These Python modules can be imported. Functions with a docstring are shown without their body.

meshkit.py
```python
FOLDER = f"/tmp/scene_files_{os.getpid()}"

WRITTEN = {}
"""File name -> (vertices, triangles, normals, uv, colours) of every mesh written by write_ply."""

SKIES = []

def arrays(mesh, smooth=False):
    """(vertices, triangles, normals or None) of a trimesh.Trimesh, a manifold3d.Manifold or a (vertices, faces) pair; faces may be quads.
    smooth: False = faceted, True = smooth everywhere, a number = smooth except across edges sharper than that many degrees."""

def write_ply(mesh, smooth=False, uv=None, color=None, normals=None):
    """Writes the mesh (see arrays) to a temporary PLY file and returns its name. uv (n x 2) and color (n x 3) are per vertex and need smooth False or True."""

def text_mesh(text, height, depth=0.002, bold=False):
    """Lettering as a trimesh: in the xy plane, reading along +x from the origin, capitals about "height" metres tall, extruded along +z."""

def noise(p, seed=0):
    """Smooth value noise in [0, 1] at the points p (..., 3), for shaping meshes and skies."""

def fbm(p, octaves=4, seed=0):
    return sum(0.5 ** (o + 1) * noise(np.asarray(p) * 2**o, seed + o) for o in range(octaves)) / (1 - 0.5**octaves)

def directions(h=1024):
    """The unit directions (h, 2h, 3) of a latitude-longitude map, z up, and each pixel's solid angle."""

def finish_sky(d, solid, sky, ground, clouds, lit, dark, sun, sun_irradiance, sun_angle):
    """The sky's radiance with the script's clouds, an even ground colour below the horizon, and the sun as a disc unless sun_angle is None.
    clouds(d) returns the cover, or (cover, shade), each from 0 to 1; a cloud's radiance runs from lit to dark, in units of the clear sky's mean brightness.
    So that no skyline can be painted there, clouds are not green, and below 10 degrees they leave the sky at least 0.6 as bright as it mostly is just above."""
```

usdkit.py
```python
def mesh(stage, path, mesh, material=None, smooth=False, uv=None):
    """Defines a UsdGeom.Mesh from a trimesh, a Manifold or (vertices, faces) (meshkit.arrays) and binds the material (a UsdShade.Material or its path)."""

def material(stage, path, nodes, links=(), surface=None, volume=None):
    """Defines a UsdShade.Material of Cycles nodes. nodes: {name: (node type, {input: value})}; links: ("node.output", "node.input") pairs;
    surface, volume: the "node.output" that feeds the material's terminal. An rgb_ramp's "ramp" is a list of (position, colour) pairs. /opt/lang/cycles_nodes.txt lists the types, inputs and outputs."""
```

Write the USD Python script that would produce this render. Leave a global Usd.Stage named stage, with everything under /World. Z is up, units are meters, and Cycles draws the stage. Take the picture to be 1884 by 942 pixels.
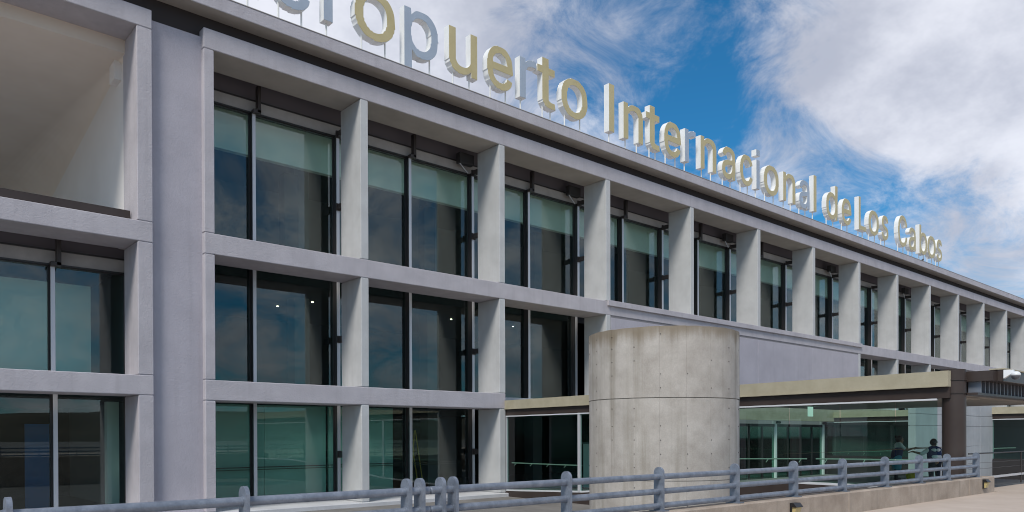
import math, random
import shapely.geometry as sg
import numpy as np, trimesh, manifold3d as m3, usdkit, meshkit
from pxr import Usd, UsdGeom, UsdLux, UsdShade, Gf, Sdf

stage = Usd.Stage.CreateInMemory()
UsdGeom.SetStageUpAxis(stage, UsdGeom.Tokens.z)
UsdGeom.SetStageMetersPerUnit(stage, 1.0)
W = UsdGeom.Xform.Define(stage, '/World'); stage.SetDefaultPrim(W.GetPrim())
UsdGeom.Scope.Define(stage, '/World/Looks')
rng = random.Random(7)

# ------------------------------------------------------------------ camera, sky, sun, exposure
YAW, PITCH, ROLL, FPX, CYPX, DIST, EYE = 0.7231, -0.0054, -0.0032, 1412.1, 810.8, 29.8, 1.65
EXPOSURE = 0.86
SUN_EL, SUN_AZ = math.radians(48), math.atan2(-0.80, -0.42)
SKY_STRENGTH = 0.10
SUN_INTENSITY, SUN_ANGLE = 0.40, 16.0

fw = np.array([math.sin(YAW)*math.cos(PITCH), math.cos(YAW)*math.cos(PITCH), math.sin(PITCH)])
rt = np.cross(fw, [0, 0, 1]); rt /= np.linalg.norm(rt); up = np.cross(rt, fw)
rt, up = rt*math.cos(ROLL)+up*math.sin(ROLL), up*math.cos(ROLL)-rt*math.sin(ROLL)
EYEPOS = np.array([0, -DIST, EYE])
cam = UsdGeom.Camera.Define(stage, '/World/camera')
mtx = Gf.Matrix4d(*rt, 0, *up, 0, *(-fw), 0, *EYEPOS, 1)
cam.AddTransformOp().Set(mtx)
HA = 36.0
cam.CreateHorizontalApertureAttr(HA); cam.CreateVerticalApertureAttr(HA/2)
cam.CreateFocalLengthAttr(HA*FPX/1884.0)
cam.CreateVerticalApertureOffsetAttr((CYPX-471.0)/1884.0*HA)
cam.CreateClippingRangeAttr(Gf.Vec2f(0.1, 20000))
cam.CreateExposureAttr(EXPOSURE)


def direction(u, v):
    d = fw + rt*(u-942)/FPX - up*(v-CYPX)/FPX
    return d/np.linalg.norm(d)


def sky_material():
    n, l = {}, []
    n['sky'] = ('sky_texture', dict(sky_type='single_scattering', sun_disc=False, sun_elevation=SUN_EL, sun_rotation=SUN_AZ, altitude=100., air_density=1.0, aerosol_density=0.6, ozone_density=2.0))
    n['tc'] = ('texture_coordinate', {})
    n['sep'] = ('separate_xyz', {})
    l.append(('tc.generated', 'sep.vector'))
    # flatten the direction on to a cloud deck, so that clouds shrink towards the horizon
    n['zz'] = ('math', dict(math_type='maximum', value2=0.0)); l.append(('sep.z', 'zz.value1'))
    n['za'] = ('math', dict(math_type='add', value2=0.42)); l.append(('zz.value', 'za.value1'))
    n['px'] = ('math', dict(math_type='divide')); l += [('sep.x', 'px.value1'), ('za.value', 'px.value2')]
    n['py'] = ('math', dict(math_type='divide')); l += [('sep.y', 'py.value1'), ('za.value', 'py.value2')]
    n['deck'] = ('combine_xyz', {}); l += [('px.value', 'deck.x'), ('py.value', 'deck.y')]
    n['big'] = ('noise_texture', dict(scale=1.9, detail=9.0, roughness=0.58, distortion=0.35)); l.append(('deck.vector', 'big.vector'))
    n['wisp'] = ('noise_texture', dict(scale=6.0, detail=12.0, roughness=0.68, distortion=0.7)); l.append(('deck.vector', 'wisp.vector'))
    n['b1'] = ('math', dict(math_type='multiply', value2=0.42)); l.append(('big.fac', 'b1.value1'))
    n['b2'] = ('math', dict(math_type='multiply_add', value2=1.1)); l += [('wisp.fac', 'b2.value1'), ('b1.value', 'b2.value3')]
    last = 'b2.value'
    # where clear sky and banks of cloud stand
    blobs = [(640, 30, .30, 30), (540, 90, .20, 60), (850, 70, .10, 90), (1640, 110, .34, 26), (1850, 40, .12, 30), (1470, 50, .14, 150), (1800, 300, .14, 45), (1480, 250, .10, 160),
             (1180, 110, -.12, 40), (1350, 50, -.26, 130), (1330, 180, -.16, 110), (1330, 345, -.24, 160), (1580, 400, -.24, 140), (1130, 30, -.08, 150), (1130, 140, .10, 300), (1400, 320, .20, 900), (1790, 480, .06, 80),
             (1700, 430, -.14, 120), (1540, 385, -.14, 90), (1830, 400, -.12, 60), (1000, 110, -.10, 120)]
    for i, (u, v, a, k) in enumerate(blobs):
        d = direction(u, v)
        n[f'd{i}'] = ('vector_math', dict(math_type='dot_product', vector2=tuple(d))); l.append(('tc.generated', f'd{i}.vector1'))
        n[f'm{i}'] = ('math', dict(math_type='subtract', value2=1.0)); l.append((f'd{i}.value', f'm{i}.value1'))
        n[f's{i}'] = ('math', dict(math_type='multiply', value2=float(k))); l.append((f'm{i}.value', f's{i}.value1'))
        n[f'e{i}'] = ('math', dict(math_type='exponent')); l.append((f's{i}.value', f'e{i}.value1'))
        n[f'a{i}'] = ('math', dict(math_type='multiply_add', value2=float(a))); l += [(f'e{i}.value', f'a{i}.value1'), (last, f'a{i}.value3')]
        last = f'a{i}.value'
    n['cov'] = ('map_range', dict(range_type='smoothstep', from_min=0.50, from_max=0.98, to_min=0.0, to_max=0.93, clamp=True)); l.append((last, 'cov.value'))
    # lit and shaded parts of the clouds
    n['sh'] = ('noise_texture', dict(scale=3.6, detail=9.0, roughness=0.58)); 
    n['shm'] = ('mapping', dict(mapping_type='point', location=(3.1, 1.7, 0.4))); l += [('deck.vector', 'shm.vector'), ('shm.vector', 'sh.vector')]
    n['shr'] = ('map_range', dict(range_type='smoothstep', from_min=0.34, from_max=0.68, to_min=0.0, to_max=1.0, clamp=True)); l.append(('sh.fac', 'shr.value'))
    n['cc'] = ('mix_color', dict(a=CLOUD_DARK, b=CLOUD_LIT)); l.append(('shr.result', 'cc.fac'))
    n['deep'] = ('mix_color', dict(blend_type='multiply', fac=1.0, b=SKY_TINT)); l.append(('sky.color', 'deep.a'))
    n['out'] = ('mix_color', {}); l += [('cov.result', 'out.fac'), ('deep.result', 'out.a'), ('cc.result', 'out.b')]
    n['bg'] = ('background_shader', dict(strength=SKY_STRENGTH)); l.append(('out.result', 'bg.color'))
    return usdkit.material(stage, '/World/Looks/sky_look', n, l, surface='bg.background')


CLOUD_LIT, CLOUD_DARK, SKY_TINT = (5.0, 5.1, 5.55), (2.8, 2.95, 3.5), (0.12, 0.47, 0.64)
dome = UsdLux.DomeLight.Define(stage, '/World/sky')
UsdShade.MaterialBindingAPI.Apply(dome.GetPrim()).Bind(sky_material())
dome.GetPrim().SetCustomDataByKey('kind', 'structure')
sun = UsdLux.DistantLight.Define(stage, '/World/sun')
sun.CreateIntensityAttr(SUN_INTENSITY); sun.CreateAngleAttr(SUN_ANGLE); sun.CreateNormalizeAttr(True); sun.CreateColorAttr(Gf.Vec3f(1.0, 0.95, 0.88))
sun.AddRotateXYZOp().Set(Gf.Vec3f(90-math.degrees(SUN_EL), 0, 180-math.degrees(SUN_AZ)))

# ------------------------------------------------------------------ materials
MATS = {}


def mat(name, nodes, links=(), surface='p.BSDF'):
    MATS[name] = usdkit.material(stage, '/World/Looks/'+name, nodes, links, surface=surface)
    return MATS[name]


def plain(name, color, rough=0.5, metallic=0.0, spec=0.5, **k):
    return mat(name, {'p': ('principled_bsdf', dict(base_color=color, roughness=rough, metallic=metallic, specular_ior_level=spec, **k))})


def mottled(name, c1, c2, scale=1.2, rough=0.8, bump=0.25, grain=90.0, dist=0.004, streak=0.0, spec=0.3, metallic=0.0, c3=None, detail=8.0, vary=0.0, rim=None, trowel=0.0):
    n = {'g': ('geometry', {}), 'n1': ('noise_texture', dict(scale=scale, detail=detail, roughness=0.62)), 'r': ('rgb_ramp', {'ramp': [(0.32, c1), (0.68, c2)]}),
         'n2': ('noise_texture', dict(scale=grain, detail=3.0, roughness=0.6)), 'b': ('bump', dict(strength=bump, distance=dist)),
         'p': ('principled_bsdf', dict(roughness=rough, specular_ior_level=spec, metallic=metallic))}
    l = [('g.position', 'n1.vector'), ('n1.fac', 'r.fac'), ('g.position', 'n2.vector'), ('n2.fac', 'b.height'), ('b.normal', 'p.normal')]
    last = 'r.color'
    n['fg'] = ('map_range', dict(from_min=0.3, from_max=0.7, to_min=0.90, to_max=1.08, clamp=True)); l.append(('n2.fac', 'fg.value'))
    n['gr'] = ('mix_color', dict(blend_type='multiply', fac=1.0)); l += [(last, 'gr.a'), ('fg.result', 'gr.b')]; last = 'gr.result'
    if streak:   # dirt that ran down the face
        n['mp'] = ('mapping', dict(mapping_type='point', scale=(3.0, 3.0, 0.12))); n['n3'] = ('noise_texture', dict(scale=1.0, detail=6.0, roughness=0.6))
        n['sr'] = ('map_range', dict(range_type='smoothstep', from_min=0.48, from_max=0.75, to_min=0.0, to_max=streak, clamp=True))
        n['st'] = ('mix_color', dict(b=c3 or tuple(0.5*x for x in c1)))
        l += [('g.position', 'mp.vector'), ('mp.vector', 'n3.vector'), ('n3.fac', 'sr.value'), ('sr.result', 'st.fac'), (last, 'st.a')]; last = 'st.result'
    if trowel:   # hand-trowelled unevenness under the fine grain
        n['n4'] = ('noise_texture', dict(scale=11.0, detail=4.0, roughness=0.6, distortion=0.8)); n['b4'] = ('bump', dict(strength=trowel, distance=0.022))
        l += [('g.position', 'n4.vector'), ('n4.fac', 'b4.height'), ('b4.normal', 'b.normal')]
    if rim:   # water stain creeping down from the top edge
        n['sz'] = ('separate_xyz', {}); n['rz'] = ('map_range', dict(from_min=rim[0], from_max=rim[1], to_min=-0.35, to_max=0.55, clamp=True)); n['ra'] = ('math', dict(math_type='add'))
        n['rs'] = ('map_range', dict(range_type='smoothstep', from_min=0.42, from_max=0.95, to_min=0.0, to_max=0.75, clamp=True)); n['rm'] = ('mix_color', dict(b=(0.20, 0.155, 0.10)))
        l += [('g.position', 'sz.vector'), ('sz.z', 'rz.value'), ('rz.result', 'ra.value1'), ('n3.fac', 'ra.value2'), ('ra.value', 'rs.value'), ('rs.result', 'rm.fac'), (last, 'rm.a')]; last = 'rm.result'
    if vary:
        n['oi'] = ('object_info', {}); n['vr'] = ('map_range', dict(from_min=0.0, from_max=1.0, to_min=1-vary, to_max=1+vary*.6)); n['vm'] = ('mix_color', dict(blend_type='multiply', fac=1.0))
        l += [('oi.random', 'vr.value'), (last, 'vm.a'), ('vr.result', 'vm.b')]; last = 'vm.result'
    l.append((last, 'p.base_color'))
    return mat(name, n, l)


def glass(name, tint, base=0.06, rough=0.0, gl=(1, 1, 1)):
    n = {'lw': ('layer_weight', dict(blend=0.5)), 'pw': ('math', dict(math_type='power', value2=5.0)), 'ma': ('math', dict(math_type='multiply_add', value2=1.0-base, value3=base)),
         't': ('transparent_bsdf', dict(color=tint)), 'g': ('glossy_bsdf', dict(color=gl, roughness=rough)), 'm': ('mix_closure', {})}
    l = [('lw.facing', 'pw.value1'), ('pw.value', 'ma.value1'), ('ma.value', 'm.fac'), ('t.BSDF', 'm.closure1'), ('g.BSDF', 'm.closure2')]
    return mat(name, n, l, surface='m.closure')


STUCCO = mottled('stucco_lavender', (0.43, 0.402, 0.425), (0.52, 0.487, 0.51), scale=0.9, bump=0.7, grain=38, dist=0.008, streak=0.26, c3=(0.31, 0.285, 0.30), trowel=0.65)
STUCCO2 = mottled('stucco_pilaster', (0.395, 0.372, 0.412), (0.47, 0.443, 0.485), scale=0.5, bump=0.7, grain=38, dist=0.008, streak=0.26, c3=(0.29, 0.27, 0.295), trowel=0.45)
FIN = mottled('stucco_fin', (0.475, 0.475, 0.47), (0.565, 0.565, 0.56), scale=0.8, bump=0.5, grain=45, dist=0.006, streak=0.2, c3=(0.36, 0.355, 0.35))
SOFFIT = mottled('soffit_render', (0.40, 0.365, 0.33), (0.48, 0.44, 0.40), scale=0.7, bump=0.3, grain=50)
LOGGIA_C = mottled('loggia_ceiling_render', (0.74, 0.645, 0.555), (0.80, 0.71, 0.62), scale=0.5, bump=0.2, grain=40)
LOGGIA = mottled('loggia_render', (0.76, 0.71, 0.67), (0.82, 0.775, 0.74), scale=0.4, bump=0.2, grain=40)
JOINT = plain('joint_shadow_gap', (0.20, 0.19, 0.20), 0.9)
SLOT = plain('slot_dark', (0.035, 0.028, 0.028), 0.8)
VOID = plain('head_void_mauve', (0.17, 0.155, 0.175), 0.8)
CONC = mottled('board_marked_concrete', (0.375, 0.336, 0.296), (0.53, 0.487, 0.44), scale=1.5, rough=0.85, bump=0.35, grain=40, dist=0.004, streak=0.6, c3=(0.23, 0.20, 0.155), vary=0.05, rim=(3.75, 4.42))
PARAPET = mottled('parapet_concrete', (0.31, 0.25, 0.20), (0.44, 0.365, 0.30), scale=2.0, rough=0.9, bump=0.6, grain=45, streak=0.65, c3=(0.24, 0.20, 0.165))
ROADM = mottled('road_concrete', (0.42, 0.345, 0.285), (0.50, 0.42, 0.355), scale=0.7, rough=0.9, bump=0.3, grain=90)
PAVER = mottled('forecourt_paving', (0.16, 0.15, 0.14), (0.23, 0.215, 0.20), scale=1.0, rough=0.9)
PLINTH = mottled('plinth_white', (0.52, 0.52, 0.53), (0.62, 0.62, 0.63), scale=1.0, rough=0.8)
PRECAST = mottled('precast_grey', (0.36, 0.37, 0.38), (0.44, 0.45, 0.46), scale=0.6, rough=0.8, streak=0.2)
FRAME = plain('frame_dark_bronze', (0.035, 0.032, 0.032), 0.4)
STEEL = plain('strut_dark_steel', (0.045, 0.036, 0.034), 0.45)
ALU = plain('aluminium_cap', (0.62, 0.62, 0.64), 0.4, 0.3)
STRIP = mottled('head_strip', (0.36, 0.335, 0.32), (0.45, 0.42, 0.40), scale=1.5, rough=0.6)
BROWN = mottled('bronze_cladding', (0.045, 0.033, 0.029), (0.058, 0.044, 0.039), scale=1.0, rough=0.36, bump=0.05)
BEIGE = mottled('roof_edge_beige', (0.36, 0.32, 0.225), (0.45, 0.405, 0.30), scale=1.3, rough=0.6, bump=0.1, streak=0.2, c3=(0.36, 0.31, 0.22))
GALV = mottled('galvanised_blue_grey', (0.145, 0.168, 0.21), (0.26, 0.288, 0.34), scale=7.0, rough=0.42, bump=0.12, grain=60, dist=0.002, metallic=0.35, spec=0.5)
GOLD = mottled('letter_face_gold', (0.50, 0.415, 0.21), (0.57, 0.48, 0.26), scale=1.0, rough=0.42, bump=0.05, spec=0.5)
SILVER = mottled('letter_face_grey', (0.36, 0.42, 0.50), (0.42, 0.48, 0.56), scale=1.0, rough=0.4, bump=0.05)
WHITE = mottled('letter_side_white', (0.74, 0.735, 0.70), (0.82, 0.815, 0.79), scale=0.9, rough=0.5, bump=0.1, streak=0.1, c3=(0.6, 0.58, 0.5))
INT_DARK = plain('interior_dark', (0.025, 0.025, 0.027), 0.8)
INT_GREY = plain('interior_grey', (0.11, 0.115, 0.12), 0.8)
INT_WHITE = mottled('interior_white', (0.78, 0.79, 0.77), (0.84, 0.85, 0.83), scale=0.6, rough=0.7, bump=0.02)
TEAL = mottled('backing_panel_teal', (0.26, 0.47, 0.43), (0.31, 0.53, 0.49), scale=0.5, rough=0.5, bump=0.02)
BLUE = plain('banner_blue', (0.02, 0.09, 0.26), 0.6)
GLASS = glass('window_glass', (0.82, 0.92, 0.88), 0.06)
GLASS_V = glass('vestibule_glass', (0.52, 0.74, 0.67), 0.05)
RAILING = plain('stainless_rail', (0.70, 0.70, 0.62), 0.3, 0.5)
BLADE = plain('louvre_blue_grey', (0.20, 0.22, 0.26), 0.4, 0.3)
BLACK = plain('black_paint', (0.012, 0.012, 0.013), 0.4)
LENS = mottled('amber_lens', (0.42, 0.33, 0.14), (0.58, 0.47, 0.22), scale=18, rough=0.2, bump=0.1)
YELLOW = plain('yellow_plastic', (0.72, 0.50, 0.02), 0.45)
LADDERM = plain('ladder_yellow', (0.55, 0.38, 0.05), 0.5)
DOMEM = plain('camera_dome_smoke', (0.10, 0.10, 0.11), 0.08)
CAMW = plain('camera_white', (0.72, 0.73, 0.74), 0.4)
SKIN = plain('skin', (0.30, 0.17, 0.11), 0.55)
HAIR = plain('hair_black', (0.012, 0.009, 0.008), 0.5)
SHIRT = plain('shirt_white', (0.72, 0.72, 0.70), 0.8)
NAVY = plain('cloth_navy', (0.012, 0.03, 0.10), 0.8)
AQUA = plain('cloth_aqua', (0.06, 0.30, 0.40), 0.8)
TROUSER = plain('trousers_dark', (0.02, 0.022, 0.03), 0.8)
REFLECT = plain('reflective_band', (0.75, 0.76, 0.74), 0.5)
PIGEON = plain('pigeon_grey', (0.07, 0.07, 0.08), 0.7)
HILLM = mottled('desert_scrub', (0.045, 0.042, 0.030), (0.10, 0.085, 0.06), scale=0.02, rough=0.95, bump=0.0, grain=0.3)
LAMPM = mat('downlight_glow', {'e': ('emission', dict(color=(1.0, 0.86, 0.62), strength=7.0))}, surface='e.emission')
SIGNM = plain('hanging_sign_panel', (0.9, 0.92, 0.9), 0.5, emission_color=(0.75, 1.0, 0.9), emission_strength=0.35)
WHITEBAR = plain('white_channel', (0.62, 0.63, 0.65), 0.35)

# ------------------------------------------------------------------ helpers
NAMES = {}


def numbered(parent, name):
    k = (parent, name); NAMES[k] = NAMES.get(k, -1)+1
    return name if NAMES[k] == 0 else f'{name}_{NAMES[k]:03d}'


def path_of(p): return '/World' if p is None else str(p.GetPath())


def thing(name, label, cat, group=None, loc=(0, 0, 0)):
    x = UsdGeom.Xform.Define(stage, '/World/'+numbered('/World', name)); x.AddTranslateOp().Set(Gf.Vec3d(*map(float, loc)))
    tag(x.GetPrim(), label, cat, group); x.GetPrim().SetCustomDataByKey('origin', Gf.Vec3d(*map(float, loc)))
    return x.GetPrim()


def tag(o, label=None, cat=None, group=None, kind=None):
    for k, v in (('label', label), ('category', cat), ('group', group), ('kind', kind)):
        if v: o.SetCustomDataByKey(k, v)


def origin(p):
    while p and str(p.GetPath()) not in ('/World', '/'):
        o = p.GetCustomDataByKey('origin')
        if o is not None: return np.array(o)
        p = p.GetParent()
    return np.zeros(3)


def obj(name, mesh, material, parent=None, smooth=False, label=None, kind=None):
    base = path_of(parent)
    v, f, _ = meshkit.arrays(mesh, False)
    if parent is not None:
        v = v-origin(parent)
    m = usdkit.mesh(stage, base+'/'+numbered(base, name), trimesh.Trimesh(v, f, process=False), material, smooth=smooth)
    tag(m.GetPrim(), label, None, None, kind)
    return m.GetPrim()


def box(x0, x1, y0, y1, z0, z1, c=0.0):
    x0, x1 = min(x0, x1), max(x0, x1); y0, y1 = min(y0, y1), max(y0, y1); z0, z1 = min(z0, z1), max(z0, z1)
    if not c:
        b = trimesh.creation.box((x1-x0, y1-y0, z1-z0)); b.apply_translation(((x0+x1)/2, (y0+y1)/2, (z0+z1)/2)); return b
    P = []
    for x, sx in ((x0, 1), (x1, -1)):
        for y, sy in ((y0, 1), (y1, -1)):
            for z, sz in ((z0, 1), (z1, -1)):
                P += [(x+sx*c, y+sy*c, z), (x+sx*c, y, z+sz*c), (x, y+sy*c, z+sz*c)]
    return trimesh.convex.convex_hull(np.array(P))


def join(*ms):
    out = []
    for m in ms: out += m if isinstance(m, list) else [m]
    return trimesh.util.concatenate(out)


def cyl(p, q, r, n=16, r2=None):
    p, q = np.array(p, float), np.array(q, float); d = q-p; L = np.linalg.norm(d); w = d/L
    a = np.cross(w, [0, 0, 1.0] if abs(w[2]) < .9 else [1.0, 0, 0]); a /= np.linalg.norm(a); b = np.cross(w, a)
    t = np.linspace(0, 2*np.pi, n, endpoint=False); ring = np.outer(np.cos(t), a)+np.outer(np.sin(t), b)
    r2 = r if r2 is None else r2
    v = np.vstack([p+ring*r, q+ring*r2, [p], [q]]); f = []
    for i in range(n):
        j = (i+1) % n; f += [(i, j, n+j), (i, n+j, n+i), (2*n, j, i), (2*n+1, n+i, n+j)]
    return trimesh.Trimesh(v, f, process=False)


def wall_strip(P, z0, z1, t):
    """An upright slab of thickness t along the plan line P[0] -> P[1]; z0, z1 may be (start, end) pairs."""
    (xa, ya), (xb, yb) = P; d = np.array([xb-xa, yb-ya]); d /= np.linalg.norm(d); nrm = np.array([-d[1], d[0]])*t
    z0 = z0 if np.ndim(z0) else (z0, z0); z1 = z1 if np.ndim(z1) else (z1, z1)
    v = []
    for (x, y), k in (((xa, ya), 0), ((xb, yb), 1)):
        for s in (0, 1):
            for z in (z0[k], z1[k]): v.append((x+nrm[0]*s, y+nrm[1]*s, z))
    return trimesh.convex.convex_hull(np.array(v))


def panel_quad(a, b, c, d): return trimesh.Trimesh(np.array([a, b, c, d], float), [[0, 1, 2], [0, 2, 3]], process=False)


def grid_sheet(x0, x1, y0, y1, z, nx, ny, amp=0.0, seed=0, scale=0.3):
    X, Y = np.meshgrid(np.linspace(x0, x1, nx+1), np.linspace(y0, y1, ny+1), indexing='ij'); P = np.stack([X.ravel(), Y.ravel(), np.full(X.size, z)], 1)
    P[:, 2] += amp*(meshkit.fbm(P*scale, 3, seed)-.5)
    i = np.arange(nx*(ny+1)).reshape(nx, ny+1)[:, :-1].ravel(); f = np.stack([i, i+ny+1, i+ny+2, i+1], 1)
    return (P, f)


# ------------------------------------------------------------------ ground and hills
LOW = -1.42
obj('ground', box(-3000, 3000, -3000, 3000, -3.0, -1.6), PAVER, kind='structure')
obj('lower_forecourt', box(-60, 160, -21.96, 3.2, -1.6, LOW), PAVER, kind='structure')
road = obj('road', box(-60, 25.585, -60, -22.36, -0.5, 0.0), ROADM, kind='structure')
obj('expansion_joint', box(25.585, 25.615, -60, -21.75, -0.5, -0.05), BLACK, road)
obj('road', box(25.615, 160, -60, -21.75, -0.5, 0.0), ROADM, kind='structure')
obj('road_base', box(-60, 160, -60.2, -22.3, -1.6, -0.5), PARAPET, kind='structure')


def hills(seed, cx, cy, L, Wd, H, ang, nx=60, ny=14):
    X, Y = np.meshgrid(np.linspace(-1, 1, nx+1), np.linspace(-1, 1, ny+1), indexing='ij')
    prof = (1-X**2)**.6*np.clip(1-Y**2, 0, 1)
    P = np.stack([X.ravel()*L, Y.ravel()*Wd, np.zeros(X.size)], 1)
    n = meshkit.fbm(np.stack([X.ravel()*7, Y.ravel()*3, 0*X.ravel()+seed], 1), 5, seed)
    P[:, 2] = prof.ravel()*H*(0.35+1.1*n)-3
    c, s = math.cos(ang), math.sin(ang); P[:, :2] = P[:, :2] @ np.array([[c, s], [-s, c]])+[cx, cy]
    i = np.arange(nx*(ny+1)).reshape(nx, ny+1)[:, :-1].ravel(); f = np.stack([i, i+ny+1, i+ny+2, i+1], 1)
    return (P, f)


obj('hills', hills(3, 350, -900, 900, 220, 34, 0.1), HILLM, kind='structure', smooth=True)
obj('hills', hills(5, 1300, -500, 700, 220, 40, 1.2), HILLM, kind='structure', smooth=True)

# ------------------------------------------------------------------ terminal building
T = thing('terminal_building', 'long three-storey airport terminal with lavender concrete frame and projecting upright fins', 'building')
XS = [11.045, 17.84, 25.87, 34.02, 42.25, 50.38, 58.5, 66.51, 74.38, 82.18, 89.93, 97.81, 105.75, 113.6, 121.5, 129.4]   # right edges of the fins
WF, DEP, YG = 0.385, 1.765, 2.72
TT, TB, MT, MB, LT, LB = 17.34, 16.58, 9.51, 8.72, 3.862, 3.087
WMT, WMB, WLT, WLB = 9.53, 8.80, 3.93, 3.22
BASE = -1.24
END = 129.4
WX0, WX1 = -9.0, 8.79


def beam(x0, x1, z0, z1, y0=0.0, c=0.02): return box(x0, x1, y0, DEP, z0, z1, c)


def column(x0, x1, z0, z1, gap=0.03):
    return join(box(x0, x1, 0.004, DEP-.004, z0+gap, z1-gap, 0.018), box(x0+.03, x1-.03, 0.034, DEP-.03, z0, z1))


# top, middle and lower beams of the frame
obj('top_beam', beam(XS[0]-WF, END, TB, TT), STUCCO, T)
obj('top_beam', beam(WX0, WX1, TB+.02, TT-.05), STUCCO, T)
obj('middle_beam', beam(XS[0]-WF, XS[3], MB, MT), STUCCO, T)
obj('middle_beam', beam(XS[3]+.0, END, MB, MT, 0.003), STUCCO, T)
obj('middle_beam', beam(WX0, WX1, WMB, WMT), STUCCO, T)
obj('lower_beam', beam(XS[0]-WF, XS[2], LB, LT), STUCCO, T)
obj('lower_beam', beam(WX0, WX1, WLB, WLT), STUCCO, T)
obj('lower_beam', beam(XS[7]-WF, END, LB, LT), STUCCO, T)
# fins
for n, x in enumerate(XS):
    obj('fin', column(x-WF, x, MT, TB), FIN if n else STUCCO, T)
    if n <= 2 or n >= 7: obj('fin', column(x-WF, x, LT, MB), FIN if n else STUCCO, T)
    if n <= 2 or n >= 8: obj('fin', column(x-WF, x, BASE, LB), FIN if n else STUCCO, T)
obj('fin', column(XS[3]-WF, XS[3], LB, MB, 0.0), FIN, T)
for x in (WX1-.52,):
    obj('fin', column(x, WX1, WMT, TB+.02), STUCCO, T); obj('fin', column(x, WX1, WLT, WMB), STUCCO, T); obj('fin', column(x, WX1, BASE, WLB), STUCCO, T)
obj('fin', column(0.2, 0.72, WLT, WMB), STUCCO, T); obj('fin', column(0.2, 0.72, BASE, WLB), STUCCO, T)
# pilaster between wing and main front
obj('pilaster', box(WX1-.1, XS[0]-WF+.1, 0.27, 3.4, BASE, 9.0), STUCCO2, T)
obj('pilaster', box(WX1-.1, XS[0]-WF+.1, 0.274, 3.4, 9.0, 17.06, 0.0), STUCCO2, T)
# solid wall on the middle floor, in joint-separated panels, with a ledge on top
px = np.linspace(XS[3]+.02, XS[7]-WF, 5)
for a, b in zip(px[:-1], px[1:]):
    obj('wall_panel', box(a+.008, b-.008, 0.006, 0.5, 1.5, 8.585, 0.006), STUCCO2, T)
obj('wall_backing', box(XS[3]+.02, XS[7]-.1, 0.03, 0.9, 1.4, 8.71), JOINT, T)
obj('ledge', box(XS[3]-WF+.07, XS[7]+.1, -0.13, 0.0, 9.24, MT+.05, 0.015), STUCCO, T)
# roof slab, soffit and the dark slot under it
roof = obj('roof_slab', box(WX0, END, -0.4, 18, 17.96, 18.5, 0.02), STUCCO, T)
obj('soffit', box(WX0, END, -0.385, 0.44, 17.955, 17.962), SOFFIT, roof)
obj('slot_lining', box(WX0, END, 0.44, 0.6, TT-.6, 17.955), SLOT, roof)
obj('flashing', box(WX0, END, -0.415, 0.1, 18.5, 18.53), STRIP, roof)
obj('beam_soffit', box(XS[0], END, 0.05, DEP-.02, TB-.006, TB+.001), SOFFIT, T)
# plinth
obj('plinth', box(WX0, XS[2], -0.25, 3.2, LOW-.2, BASE, 0.02), PLINTH, T)
obj('plinth', box(XS[2], END, 0.9, 3.2, LOW-.2, BASE, 0.02), PLINTH, T)

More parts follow.
